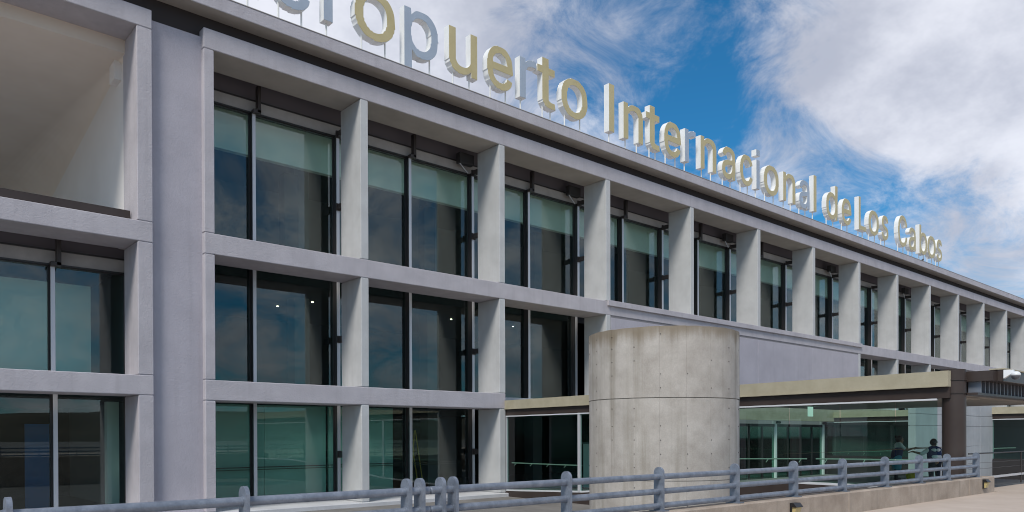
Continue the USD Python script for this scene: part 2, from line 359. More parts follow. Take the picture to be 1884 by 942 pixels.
# windows: per bay and storey a frame (part) with its panes, mullions and head as sub-parts
def window(x0, x1, z0, z1, mids, header, lintel=None, yg=YG):
    w = obj('window', box(x0, x1, yg-.10, yg+.10, z1-.10, z1), FRAME, T)
    obj('sill', box(x0, x1, yg-.10, yg+.10, z0, z0+.08), FRAME, w)
    edges = [x0]+list(mids)+[x1]
    for a, b in zip(edges[:-1], edges[1:]):
        obj('pane', box(a+.05, b-.05, yg-.008, yg+.008, z0+.07, z1-.09), GLASS, w)
        for g0 in (a+.05, b-.11): obj('gasket', box(g0, g0+.06, yg-.05, yg+.05, z0+.08, z1-.1), FRAME, w)
    for m in mids+[x1]:
        obj('mullion', box(m-.06, m+.06, yg-.30, yg+.12, z0, z1+.02), FRAME, w)
        obj('mullion_cap', box(m-.075, m+.075, yg-.345, yg-.30, z0, z1+.03, .008), ALU, w)
    if header:
        obj('head_strip', box(x0, x1, yg-.16, yg+.06, z1+.002, z1+.48), STRIP, w)
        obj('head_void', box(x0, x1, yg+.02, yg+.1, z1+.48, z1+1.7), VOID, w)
        obj('head_rail', join(box(x0, x1, yg-.19, yg-.1, z1-.06, z1), box(x0, x1, yg-.2, yg-.12, z1+.47, z1+.53)), FRAME, w)
        for m in mids:
            obj('bracket', join(box(m+.09, m+.24, yg-.55, yg-.30, z1-.10, z1+1.05, .01), box(m-.10, m+.24, yg-.55, yg-.3, z1-.14, z1+.02, .01)), STEEL, w)
    return w


def arm(x, zs):
    for z in zs:
        obj('strut', join(box(x-.07, x+.07, DEP-.02, YG-.34, z-.13, z+.13, .01), box(x-.12, x+.12, YG-.42, YG-.34, z-.16, z+.16)), STEEL, T)


def cc(n): return XS[n]-WF/2


for n in range(0, len(XS)-1):
    a = XS[0]-WF if n == 0 else cc(n); b = cc(n+1); mid = (cc(n)+b)/2
    if n == 0: mid = b-4.02
    window(a, b, MT-.05, 15.72, [mid], True)
    if n < 2 or n >= 7: window(a, b, LT-.05, MB+.5, [mid], False)
    if n < 2 or n >= 7: window(a, b, BASE, LB+.4, [mid], False)
    arm(b, (12.35, 15.72))
    if n < 2 or n >= 7: arm(b, (6.2,))
    if n < 2: arm(b, (0.85,))
for n in (2, 3, 5, 7, 9):
    bq = obj('blind_box', box(XS[n]-WF-1.0, XS[n]-WF-.06, 1.95, 2.30, 15.95, 16.5, .02), FRAME, T)
    obj('stay', cyl((XS[n]-WF-.9, 2.12, 15.97), (XS[n]-WF-.2, 2.3, 15.62), .025, 8), ALU, bq)
window(cc(2), XS[3]-WF, 3.75, MB+.5, [(cc(2)+cc(3))/2], False)
obj('window_sill', box(XS[2], XS[3]-WF, 2.0, YG-.05, 3.3, 3.80, .02), PLINTH, T)
# wing windows: deep head as on the top floor
window(0.72, WX1-.2, WLT-.05, 8.06, [6.02], True)
window(0.72, WX1-.2, BASE, WLB+.2, [6.08], False)
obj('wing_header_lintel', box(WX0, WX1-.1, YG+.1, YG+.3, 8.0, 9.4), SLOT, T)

# loggia in the wing's top storey
obj('loggia_wall', box(8.33, 8.6, 1.5, 24, 9.0, 17.2), LOGGIA, T)
cz = [(1.5, 16.1), (24.0, 14.95)]
prof = [(y, z) for y, z in cz]+[(24.0, 17.0), (1.5, 17.0)]
ceil = trimesh.creation.extrude_polygon(sg.Polygon(prof), 8.33-WX0)
V = ceil.vertices; ceil.vertices = np.stack([WX0+V[:, 2], V[:, 0], V[:, 1]], 1)
obj('loggia_ceiling', ceil, LOGGIA_C, T)
cove = []
for (y, z), cr in zip(cz, (.06, 2.6)):
    for t in np.linspace(0, math.pi/2, 11): cove.append((8.33-cr*(1-math.sin(t))-.002, y+.02, z-.002-cr*(1-math.cos(t))))
cf = [(i, i+1, 11+i+1, 11+i) for i in range(10)]
obj('loggia_cove', (np.array(cove), np.array(cf)), LOGGIA_C, T, smooth=True)
obj('loggia_ceiling_beam', box(8.08, 8.33, 2.2, 2.9, 15.35, 16.2), LOGGIA, T)
obj('loggia_floor', box(WX0, 8.33, 1.7, 24, 9.2, 9.45), PLINTH, T)
obj('loggia_back_wall', box(WX0, 8.33, 23.5, 24, 9.4, 15.6), LOGGIA_C, T)
obj('loggia_parapet', box(0.0, 8.22, 0.75, 0.83, WMT-.02, 10.02), BROWN, T)

# rooms behind the glass
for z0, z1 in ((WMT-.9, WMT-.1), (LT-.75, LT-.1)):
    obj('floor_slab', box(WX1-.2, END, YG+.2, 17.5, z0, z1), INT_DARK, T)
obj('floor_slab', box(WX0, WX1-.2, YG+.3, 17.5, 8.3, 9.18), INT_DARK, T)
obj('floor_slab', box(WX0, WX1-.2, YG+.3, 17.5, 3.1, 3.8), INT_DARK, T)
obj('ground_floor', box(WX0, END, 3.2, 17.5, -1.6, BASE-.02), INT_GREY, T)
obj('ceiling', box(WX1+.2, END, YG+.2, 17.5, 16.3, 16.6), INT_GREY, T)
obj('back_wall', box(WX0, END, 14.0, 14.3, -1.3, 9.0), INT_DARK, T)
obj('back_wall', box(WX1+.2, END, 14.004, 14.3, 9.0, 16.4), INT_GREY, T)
obj('end_wall', box(END-.3, END, 0, 18, -1.4, 18), STUCCO, T)
obj('bulkhead', box(XS[0]-WF, END, 3.55, 3.85, 14.2, 16.3), INT_WHITE, T)
obj('partition', box(WX1+.1, WX1+.3, 3.4, 17, -1.3, 17), INT_GREY, T)
for n in range(1, 13):
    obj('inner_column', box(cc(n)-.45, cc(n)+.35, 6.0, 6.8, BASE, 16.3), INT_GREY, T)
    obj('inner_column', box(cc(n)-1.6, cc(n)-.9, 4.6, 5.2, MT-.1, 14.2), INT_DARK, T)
obj('partition', box(WX0, 7.74, 4.5, 4.7, 3.8, 7.72), INT_WHITE, T)
obj('inner_column', box(8.19, 8.63, 4.0, 4.4, BASE, 3.2), INT_WHITE, T)
obj('backing_panel', box(XS[0]-.3, 14.5, 3.5, 3.6, BASE, 3.1), TEAL, T)
obj('backing_panel', box(14.52, 17.55, 3.5, 3.6, BASE, 3.1), TEAL, T)
obj('backing_panel', box(17.7, 21.3, 3.5, 3.6, BASE, 3.1), TEAL, T)
obj('inner_handrail', join(box(XS[0], 25.5, 3.30, 3.34, 0.30, 0.34), box(XS[0], 25.5, 3.30, 3.34, 0.20, 0.23)), STEEL, T)
for x, y, z in ((15.86, 5, 7.9), (17.66, 5, 8.3), (26.16, 5, 8.3), (30.83, 5, 8.3), (12.8, 5, 7.9)):
    lamp = obj('ceiling_lamp', cyl((x, y, z), (x, y, z+.12), .07, 14, .10), FRAME, T)
    obj('lens', cyl((x, y, z-.012), (x, y, z+.003), .055, 14), LAMPM, lamp)

# ------------------------------------------------------------------ rooftop lettering
S = thing('rooftop_sign', 'big raised rooftop letters reading Aeropuerto Internacional de Los Cabos', 'sign')
HC, GROW = 2.75, 0.03
ZB, YF, LD = 19.32, -0.2, 0.38
from shapely.ops import unary_union


def smooth_ring(c, n=2):
    """Rounds the gentle corners of an outline (curves) and keeps the sharp ones."""
    P = np.array(c)[:-1]
    for _ in range(n):
        Q = []
        for i in range(len(P)):
            a, b, d = P[i-1], P[i], P[(i+1) % len(P)]; u, w = b-a, d-b; lu, lw = np.linalg.norm(u), np.linalg.norm(w)
            cosang = float(u @ w/max(lu*lw, 1e-12))
            if cosang < math.cos(math.radians(40)) or max(lu, lw) > .9: Q.append(b)
            else: Q += [b-u*.25, b+w*.25]
        P = np.array(Q)
    return P


def glyph(ch):
    if ch in 'Il':
        return sg.box(0.0, 0.0, 0.44, HC if ch == 'I' else HC*1.03)
    m = meshkit.text_mesh(ch, HC, .1); m.merge_vertices()
    tri = m.triangles[m.face_normals[:, 2] > .5][:, :, :2]
    p = unary_union([sg.Polygon(t).buffer(1e-4) for t in tri]).simplify(.012)
    out = []
    for g in getattr(p, 'geoms', [p]):
        out.append(sg.Polygon(smooth_ring(g.exterior.coords), [smooth_ring(h.coords) for h in g.interiors]).buffer(0))
    p = unary_union(out).buffer(GROW, join_style=2, mitre_limit=2.0)
    if ch == 'i':
        gs = sorted(p.geoms, key=lambda g: g.bounds[1]); x = gs[0].bounds; cxx = (x[0]+x[2])/2
        p = unary_union([sg.box(cxx-.23, 0, cxx+.23, x[3]), sg.box(cxx-.25, HC*.86, cxx+.25, HC*1.02)])
    return p.simplify(.004)


def extrude(p, d): return join([trimesh.creation.extrude_polygon(g, d, engine='earcut') for g in getattr(p, 'geoms', [p])])


GL = {ch: glyph(ch) for ch in 'AeropuertoInternacionaldeLosCabos'}
WIDE = dict(A=2.6, e=1.74, r=1.16, o=2.08, p=1.94, u=1.74, t=1.36, I=.46, n=1.80, a=1.62, c=1.60, i=.48, l=.46, d=1.95, L=1.42, s=1.36, C=2.05, b=1.92)
EDGE = {'Aeropuerto': (12.9, 15.03, 16.75, 19.15, 21.57, 23.91, 26.28, 27.9, 29.34, 31.87), 'Internacional': (34.14, 36.77, 38.41, 40.58, 42.15, 44.51, 46.8, 48.98, 49.95, 52.57, 55.0, 57.2, 58.3),
        'de': (61.86, 64.35), 'Los': (67.15, 69.69, 71.65), 'Cabos': (75.83, 77.85, 80.65, 82.8, 84.47)}


GREY = {('Aeropuerto', 1), ('Aeropuerto', 4), ('Aeropuerto', 7), ('Internacional', 4), ('Internacional', 8), ('Internacional', 11), ('Aeropuerto', 2)}
for word, edges in EDGE.items():
    for q, (ch, xe) in enumerate(zip(word, edges)):
        g = GL[ch]; bb = g.bounds; k = WIDE[ch]/(bb[2]-bb[0]); c = (bb[0]+bb[2])/2; x0 = xe-k*bb[2]
        def place(mm, yoff):
            v = np.array(mm.vertices)
            w = np.stack([x0+k*c+(v[:, 0]-c)*k, YF+yoff+v[:, 2], ZB+v[:, 1]], 1)
            return trimesh.Trimesh(w, np.array(mm.faces)[:, ::-1], process=False)
        body = place(extrude(g, LD), 0.0)
        grey = (word, q) in GREY
        b = obj('letter', body, WHITE, S, smooth=35, label=f'white-sided letter {ch} with {"grey" if grey else "gold"} face')
        obj('letter_face', place(extrude(g.buffer(-.012), .012), -0.014), SILVER if grey else GOLD, b)
        xl, xr = body.bounds[0][0], body.bounds[1][0]
        spots = [(xl+xr)/2] if xr-xl < 0.8 else [xl+.22*(xr-xl), xl+.80*(xr-xl)]
        if ch in 'rt': spots = [xl+.2*(xr-xl)] if ch == 'r' else [xl+.42*(xr-xl), xl+.85*(xr-xl)]
        for sx in spots:
            ln = sg.LineString([(c+(sx-x0-k*c)/k, -3), (c+(sx-x0-k*c)/k, 4)]).intersection(g)
            zt = ZB+(ln.bounds[1] if not ln.is_empty else 0)+.10
            if zt > 18.75:
                obj('post', cyl((sx, YF+.22, 18.5), (sx, YF+.22, zt), .04, 10), WHITE, b)

# ------------------------------------------------------------------ concrete drum, cast in lifts and formwork panels
D = thing('concrete_drum', 'round bare concrete drum with formwork lines standing before the entrance', 'concrete drum', loc=(17.07, -16.73, LOW))
DC, DR = np.array([17.07, -16.73]), 2.02
obj('core', cyl((*DC, LOW-.1), (*DC, 4.36), DR-.05, 72), CONC, D, smooth=30)
NP = 19
lifts = [(LOW-.1, 0.52), (0.535, 2.60), (2.62, 4.40)]
for li, (z0, z1) in enumerate(lifts):
    for k in range(NP):
        a0 = 2*math.pi*(k+.35)/NP; a1 = a0+2*math.pi/NP-0.0014
        dr = rng.uniform(-.004, .004); aa = np.linspace(a0, a1, 6); v = []
        for a in aa:
            for r in (DR-.07, DR+dr):
                for z in (z0, z1-(rng.uniform(0, .012) if li == 2 else 0)): v.append((DC[0]+r*math.cos(a), DC[1]+r*math.sin(a), z))
        f = []
        for i in range(5):
            o, p = 4*i, 4*i+4
            f += [(o+2, p+2, p+3), (o+2, p+3, o+3), (o, o+1, p+1), (o, p+1, p), (o+1, o+3, p+3), (o+1, p+3, p+1), (o, p, p+2), (o, p+2, o+2)]
        f += [(0, 2, 3), (0, 3, 1), (20, 23, 22), (20, 21, 23)]
        obj('formwork_panel', trimesh.Trimesh(np.array(v), f, process=False), CONC, D)
holes = []
for k in range(NP):
    a = 2*math.pi*(k+.35)/NP+.012
    for z in (-.55, -.1, .35, 0.85, 1.2, 1.55, 1.9, 2.35, 2.85, 3.2, 3.55, 3.9, 4.2):
        if rng.random() < .4: continue
        d = np.array([math.cos(a), math.sin(a)]); p = DC+d*(DR-.03)
        holes.append(cyl((*p, z+rng.uniform(-.03, .03)), (*(p+d*.037), z), .012, 8))
obj('tie_hole', join(holes), SLOT, D, kind='stuff')

# ------------------------------------------------------------------ entrance vestibule
def lerp(t, a, b): return a+(b-a)*t


def vestibule(E, P0, P1, x_far, zt=3.5, detail=True):
    P0, P1 = np.array(P0), np.array(P1); u = (P1-P0)/np.linalg.norm(P1-P0); nrm = np.array([-u[1], u[0]])   # nrm points inward (+x)
    if nrm[0] < 0: nrm = -nrm
    L = np.linalg.norm(P1-P0)
    at = lambda s, off=0.0: tuple(P0+u*s+nrm*off)
    wl = lambda s0, s1, z0, z1, o0, o1: trimesh.convex.convex_hull(np.array([(*at(s, o), z) for s in (s0, s1) for o in (o0, o1) for z in (z0, z1)]))
    # roof: pale edge band over a bronze beam
    obj('roof_edge', wl(0, L, 3.07, zt, -.16, .15), BEIGE, E)
    obj('roof_drip', wl(0, L, 3.045, 3.08, -.19, .1), BEIGE, E)
    obj('edge_beam', wl(0, L, 2.72, 3.05, -.06, .2), BROWN, E)
    roof = [wl(0.1, L-.2, 3.2, zt-.02, .15, 3.0), box(P0[0]+.6, x_far, P1[1]+.1, P0[1]-.1, 3.205, zt-.03)]
    obj('roof_deck', join(roof), BEIGE, E)
    obj('soffit', box(P1[0]+1.0, x_far, P1[1]+.1, -13.5, 2.80, 2.86), SOFFIT, E)
    obj('soffit', wl(0.2, L-.3, 2.74, 2.79, .22, 2.6), SOFFIT, E)
    obj('front_overhang', box(P1[0]+.6, x_far+.55, P1[1]-.9, P1[1]+.1, 3.2, zt-.01), BROWN, E)
    obj('front_fascia', box(P1[0]+.95, x_far+.6, P1[1]-1.06, P1[1]-.9, 3.18, zt+.02, .01), BROWN, E)
    obj('front_flashing', box(P1[0]+.93, x_far+.6, P1[1]-1.1, P1[1]-.7, zt+.022, zt+.06), BEIGE, E)
    for k in range(26):
        x = P1[0]+.75+k*.34
        if x < x_far: obj('louvre_blade', box(x, x+.06, P1[1]-.55, P1[1]-.22, 2.87, 3.2), BLADE, E)
    obj('louvre_rail', box(P1[0]+.4, x_far, P1[1]-.58, P1[1]-.2, 2.80, 2.868), BROWN, E)
    obj('louvre_backing', box(P1[0]+.4, x_far, P1[1]-.1, P1[1]-.02, 2.87, 3.2), SLOT, E)
    # glass side wall over a ramp
    def zf(s):
        y = at(s)[1]-0.4
        return float(np.interp(-y, [0, 4, 15.5, 30], [-1.15, -1.12, 0.02, 0.06])) if detail else 0.0
    obj('head_channel', wl(0.15, L-.35, 2.665, 2.715, -.07, .03), WHITEBAR, E)
    js = [0.35, 6.25, 9.6, 12.9, 16.85, 18.7, 20.5, L-.35] if detail else [.35, 4, 8, 12, 16, L-.35]
    for a, b in zip(js[:-1], js[1:]):
        obj('pane', panel_quad((*at(a+.012), zf(a)+.06), (*at(b-.012), zf(b)+.06), (*at(b-.012), 2.65), (*at(a+.012), 2.65)), GLASS_V, E)
        obj('foot_channel', trimesh.convex.convex_hull(np.array([(*at(s, o), zf(s)+d) for s in (a, b) for o in (-.05, .05) for d in (0, .075)])), WHITEBAR if detail else FRAME, E)
        obj('ramp_edge', trimesh.convex.convex_hull(np.array([(*at(s, o), z) for s in (a, b) for o in (-.1, .1) for z in (LOW-.1, zf(s))])), BROWN if detail else FRAME, E)
        obj('ramp_floor', trimesh.convex.convex_hull(np.array([(*at(s, o), z) for s in (a, b) for o in (.1, x_far-P0[0]) for z in (LOW-.1, zf(s)-.004)])), INT_GREY, E)
    if detail:
        obj('jamb', wl(5.95, 6.1, -1.1, 2.72, -.06, .06), ALU, E)
        obj('jamb', wl(0.3, .42, -1.15, 2.72, -.06, .06), ALU, E)
    # handrail inside the glass
    hs = [(0.6, 6.0), (14.2, 17.4), (17.75, L-.4)] if detail else [(1, L-1)]
    hz = lambda s: float(np.interp(s, [0, 6, 14.2, 17.4, 22], [.30, .31, .80, .87, .91]))
    for a, b in hs:
        h = obj('handrail', cyl((*at(a, .16), hz(a)), (*at(b, .16), hz(b)), .025, 10), RAILING, E)
        for s in np.arange(a+.4, b, 1.3):
            obj('rail_bracket', cyl((*at(s, .16), hz(s)), (*at(s, .02), hz(s)-.12), .014, 6), RAILING, h)
    # corner column with two rings
    c = at(L-.05, .33)
    col = obj('corner_column', cyl((*c, LOW-.1), (*c, zt+.045), .31, 40), BROWN, E, smooth=30)
    for z in (2.86, 3.24): obj('ring', cyl((*c, z-.012), (*c, z+.012), .335, 40), BROWN, col, smooth=30)
    c2 = (x_far-.6, c[1]); obj('corner_column', cyl((*c2, LOW-.1), (*c2, 2.81), .31, 40), BROWN, E, smooth=30)


E1 = thing('entrance_vestibule', 'glazed entrance vestibule with beige roof edge and round bronze corner column beside the drum', 'entrance')
vestibule(E1, (26.0, 0.4), (24.05, -21.6), 34.0)
E2 = thing('entrance_vestibule', 'farther glazed entrance at the right picture edge with beige roof edge', 'entrance')
vestibule(E2, (59.4, 0.4), (57.8, -14.9), 66.0, detail=False)
obj('inner_screen', box(60.2, 60.4, -14.6, -0.2, LOW, 2.7), INT_GREY, E2)
PW = thing('grey_wall', 'plain pale grey panel wall seen under the entrance roof at far right', 'wall')
for a, b in zip(np.linspace(45.2, 58.3, 6)[:-1], np.linspace(45.2, 58.3, 6)[1:]):
    for z0, z1 in ((LOW-.1, 2.2), (2.2, 2.86), (2.86, 4.6)):
        obj('wall_panel', box(a+.01, b-.01, -12.6, -12.2, z0+.012, z1-.012, .005), PRECAST, PW)
obj('wall_backing', box(45.22, 58.28, -12.57, -12.3, LOW, 4.55), JOINT, PW)

# ground-floor doors beyond the vestibule
SD = thing('door_front', 'row of dark framed sliding glass doors under a pale bulkhead behind the vestibule glass', 'doors')
obj('bulkhead', box(44, 70, -1.2, -.9, 2.75, 3.9), BEIGE, SD)
for k in range(9):
    x = 37+k*3.6
    d = obj('door_frame', join(box(x, x+.12, -.62, -.5, LOW, 2.35), box(x+1.7, x+1.85, -.62, -.5, LOW, 2.35), box(x, x+3.4, -.62, -.5, 2.3, 2.5)), FRAME, SD)
    obj('pane', box(x+.12, x+1.7, -.57, -.55, LOW, 2.3), GLASS_V, d); obj('pane', box(x+1.85, x+3.4, -.57, -.55, LOW, 2.3), GLASS_V, d)
    if k % 2: obj('door_post', box(x+3.4, x+3.6, -.7, -.4, LOW, 2.75), INT_WHITE, SD)
for x in (51.5, 58.5): obj('door_sensor', box(x-.25, x+.25, -.85, -.65, 2.52, 2.72, .06), BLACK, SD)
for x, y, w, h in ((30.5, -1.5, .5, 1.35), (33.0, -1.2, .8, 1.35), (36.5, -1.4, .55, 1.35), (39.0, -1.0, .4, 1.35)):
    kx = thing('kiosk', {30.5: 'narrow white kiosk leftmost behind the glass beside the drum', 33.0: 'widest white kiosk behind the glass beside the drum', 36.5: 'white kiosk third from left behind the glass beside the drum', 39.0: 'slim white kiosk nearest the drum behind the glass'}[x], 'kiosk', 'white kiosks behind the glass', (x, y, -1.15))
    obj('cabinet', box(x-w/2, x+w/2, y-.2, y+.2, LOW-.02, h-.1, .02), INT_WHITE, kx); obj('top', box(x-w/2-.03, x+w/2+.03, y-.24, y+.22, h-.1, h, .01), INT_GREY, kx)
HS = thing('hanging_sign', 'small square pale sign hung under the vestibule ceiling', 'sign')
q = EYEPOS+direction(1491, 757)*33.0
obj('sign_panel', box(q[0]-.19, q[0]+.19, q[1]-.02, q[1]+.02, q[2]-.2, q[2]+.2, .006), SIGNM, HS)
obj('hanger', join(cyl((q[0]-.14, q[1], q[2]+.19), (q[0]-.14, q[1], 2.8), .008, 6), cyl((q[0]+.14, q[1], q[2]+.19), (q[0]+.14, q[1], 2.8), .008, 6)), FRAME, HS)

SC = thing('security_camera', 'white dome security camera on the entrance roof fascia', 'camera', loc=(24.98, -22.75, 3.3))
cx, cyy, cz_ = 25.05, -22.85, 3.30
obj('wall_bracket', trimesh.convex.convex_hull(np.array([(cx-.12, -22.68, z) for z in (3.26, 3.5)]+[(cx+.04, -22.68, z) for z in (3.26, 3.5)]+[(cx-.02, -22.9, 3.42), (cx+.08, -22.9, 3.42), (cx-.02, -22.9, 3.5), (cx+.08, -22.9, 3.5)])), CAMW, SC)
sph = trimesh.creation.icosphere(3, .115)
hood = sph.slice_plane((0, 0, 0), (0, 0, 1), cap=True, engine='earcut') if False else sph
h = sph.copy(); h.vertices = h.vertices*[1.08, 1.08, .8]+[cx, -22.95, 3.36]; h.vertices[:, 2] = np.maximum(h.vertices[:, 2], 3.33); obj('hood', h, CAMW, SC, smooth=40)
h = sph.copy(); h.vertices = h.vertices+[cx, -22.95, 3.33]; h.vertices[:, 2] = np.minimum(h.vertices[:, 2], 3.328); obj('dome', h, DOMEM, SC, smooth=40)

# ------------------------------------------------------------------ parapet and guard rails
PA = thing('parapet_wall', 'low tan concrete parapet carrying the blue-grey guard rail along the road', 'wall')
segs = [-12.0, -4.0, 4.0, 5.42, 16.05, 23.2, 25.27]
for a, b in zip(segs[:-1], segs[1:]):
    obj('wall_segment', box(a+.006, b-.006, -22.36, -21.96, -1.6, 0.45, .018), PARAPET, PA)
RAILZ, RR, YR = (1.0, 0.765, 0.535), 0.048, -22.15


def guard(label, posts, xa, xb, name='guard_rail'):
    g = thing(name, label, 'guard rail', loc=(posts[0], YR, 0.45))
    for z in RAILZ:
        obj('rail', join(cyl((xa, YR, z), (xb, YR, z), RR, 20), [cyl((e, YR, z), (e+s*.012, YR, z), RR, 20, RR*.7) for e, s in ((xa, -1), (xb, 1))]), GALV, g, smooth=40)
    for x in posts:
        t = np.linspace(0, math.pi, 14); ply = sg.Polygon([(.09, .455)]+[(.09*math.cos(a), 1.065+.09*math.sin(a)) for a in t]+[(-.09, .455)])
        p = trimesh.creation.extrude_polygon(ply, .045); v = p.vertices
        w = np.stack([x-.0225+v[:, 2], YR+v[:, 0], v[:, 1]], 1)
        pp = obj('post', trimesh.Trimesh(w, p.faces, process=False), GALV, g)
        obj('base_plate', box(x-.09, x+.09, YR-.13, YR+.13, .452, .466), GALV, pp)
        for z in RAILZ: obj('weld_collar', cyl((x-.035, YR, z), (x+.035, YR, z), RR+.007, 20), GALV, pp, smooth=40)


guard('blue-grey three-tube guard rail section left of the gap in the tubes', [-3.0, -.95, 1.09, 3.12, 5.08, 5.27], -3.4, 5.395)
guard('blue-grey three-tube guard rail section running from the gap to the parapet end', [5.58, 5.77, 7.78, 9.89, 12.06, 14.13, 16.2, 18.32, 20.32, 22.17, 24.4], 5.425, 24.5)
for i, (x, z) in enumerate(((24.35, .27), (13.72, .24))):
    lm = thing('wall_lamp', ['black hooded wall lamp with amber lens at the parapet end', 'black hooded wall lamp with amber lens low on the parapet near the bottom edge'][i], 'lamp', 'parapet wall lamps', (x, -22.36, z))
    hsg = trimesh.convex.convex_hull(np.array([(x+sx*.12, y, zz) for sx in (-1, 1) for y, zz in ((-22.362, z+.13), (-22.362, z-.13), (-22.40, z+.13), (-22.40, z-.13))]))
    hood_ = trimesh.convex.convex_hull(np.array([(x+sx*.125, y, zz) for sx in (-1, 1) for y, zz in ((-22.39, z+.13), (-22.39, z+.05), (-22.50, z+.05), (-22.50, z+.06), (-22.44, z+.13))]))
    obj('housing', hsg, BLACK, lm); obj('hood', hood_, BLACK, lm)
    obj('lens', trimesh.convex.convex_hull(np.array([(x+sx*.10, y, zz) for sx in (-1, 1) for y, zz in ((-22.395, z+.05), (-22.395, z-.11), (-22.485, z+.05), (-22.43, z-.11))])), LENS, lm)

BA = thing('balustrade', 'thin dark handrail with cables beyond the end of the parapet', 'railing', loc=(25.7, -21.6, 0))
for x in (25.75, 30.2, 34.6, 39.0): obj('post', box(x-.02, x+.02, -21.72, -21.68, -.1, 1.08), STEEL, BA)
obj('handrail', cyl((25.2, -21.7, 1.09), (39.0, -21.7, 1.09), .022, 10), BLACK, BA)
for z in (.8, .62): obj('cable', cyl((25.2, -21.7, z), (39.0, -21.7, z), .006, 6), STEEL, BA)
obj('bottom_rail', box(25.75, 39.0, -21.72, -21.68, .30, .37), ALU, BA)

# ------------------------------------------------------------------ small things
LA = thing('ladder', 'yellow stepladder standing inside the lower window', 'ladder', loc=(23.45, 5, BASE))
def legs(x0, xt, y): return cyl((x0, y, BASE), (xt, y, 2.0), .03, 6)
obj('front_frame', join(legs(23.25, 23.5, 4.8), legs(23.25, 23.5, 5.3), *[box(23.26+.06*k, 23.34+.06*k, 4.8, 5.3, BASE+.3+.6*k, BASE+.34+.6*k) for k in range(5)]), LADDERM, LA)
obj('rear_frame', join(legs(24.1, 23.56, 4.8), legs(24.1, 23.56, 5.3)), LADDERM, LA)
bn = obj('blue_banner', box(5.52, 6.34, 4.95, 5.0, -1.1, 2.2), BLUE); tag(bn, 'tall blue banner behind the lower left window', 'banner')
MBK = thing('mop_bucket', 'yellow bucket on the floor between the two people', 'bucket', loc=(28.3, -18.9, .02))
bx_, by_ = 28.3, -18.9
obj('tub', cyl((bx_, by_, .06), (bx_, by_, .32), .15, 18, .20), YELLOW, MBK, smooth=30); obj('rim', cyl((bx_, by_, .32), (bx_, by_, .345), .215, 18), YELLOW, MBK)
obj('wheel_base', box(bx_-.16, bx_+.16, by_-.12, by_+.12, .01, .06, .01), BLACK, MBK)
b = thing('pigeon', 'small dark bird standing on the roof edge below the last letters', 'bird', loc=(79.4, -.25, 18.53))
def egg(c, r, s): m = trimesh.creation.icosphere(3, 1.0); m.vertices = m.vertices*r @ np.eye(3)+c; return m
def hullchain(pts):
    out = m3.Manifold()
    for (p, r), (q, s) in zip(pts[:-1], pts[1:]):
        A = m3.Manifold.sphere(r, 20).translate(tuple(p)); B = m3.Manifold.sphere(s, 20).translate(tuple(q)); out = out+m3.Manifold.batch_hull([A, B])
    return out
bp = np.array([79.4, -.25, 18.53])
bird = hullchain([(bp+[-.22, 0, .16], .02), (bp+[-.05, 0, .15], .085), (bp+[.08, 0, .18], .08), (bp+[.13, 0, .27], .05), (bp+[.19, 0, .27], .012)])+hullchain([(bp+[0, .03, .12], .012), (bp+[0, .03, .01], .01)])+hullchain([(bp+[0, -.03, .12], .012), (bp+[0, -.03, .01], .01)])
obj('body', bird, PIGEON, b, smooth=40)


# ------------------------------------------------------------------ people
def smooth_manifold(man, edge, it=8):
    man = man.refine_to_length(edge); me = man.to_mesh(); t = trimesh.Trimesh(me.vert_properties[:, :3], me.tri_verts, process=True)
    trimesh.smoothing.filter_taubin(t, iterations=it); return t


def chain(pts): return hullchain([(np.array(p, float), r) for p, r in pts])


def hand(wr, d, palm_n, side):
    """Five fingers from a palm: wr wrist, d pointing direction, palm_n palm normal."""
    d = np.array(d, float)/np.linalg.norm(d); n = np.array(palm_n, float); n -= d*n.dot(d); n /= np.linalg.norm(n); w = np.cross(d, n)*side
    wr = np.array(wr, float); out = chain([(wr, .024), (wr+d*.05+w*.02, .022)])+chain([(wr+d*.05+w*.025, .02), (wr+d*.05-w*.025, .018)])+chain([(wr, .022), (wr+d*.05-w*.02, .02)])
    for k, (o, L) in enumerate(((.03, .075), (.011, .085), (-.009, .078), (-.028, .062))):
        b0 = wr+d*.06+w*o; b1 = b0+d*L*.5+n*.004; b2 = b0+d*L*.92+n*(.022+.004*k)
        out += chain([(b0, .0095), (b1, .009), (b2, .0078)])
    t0 = wr+d*.02+w*.03; out += chain([(t0, .012), (t0+d*.035+w*.03+n*.01, .010), (t0+d*.06+w*.035+n*.022, .009)])
    return out


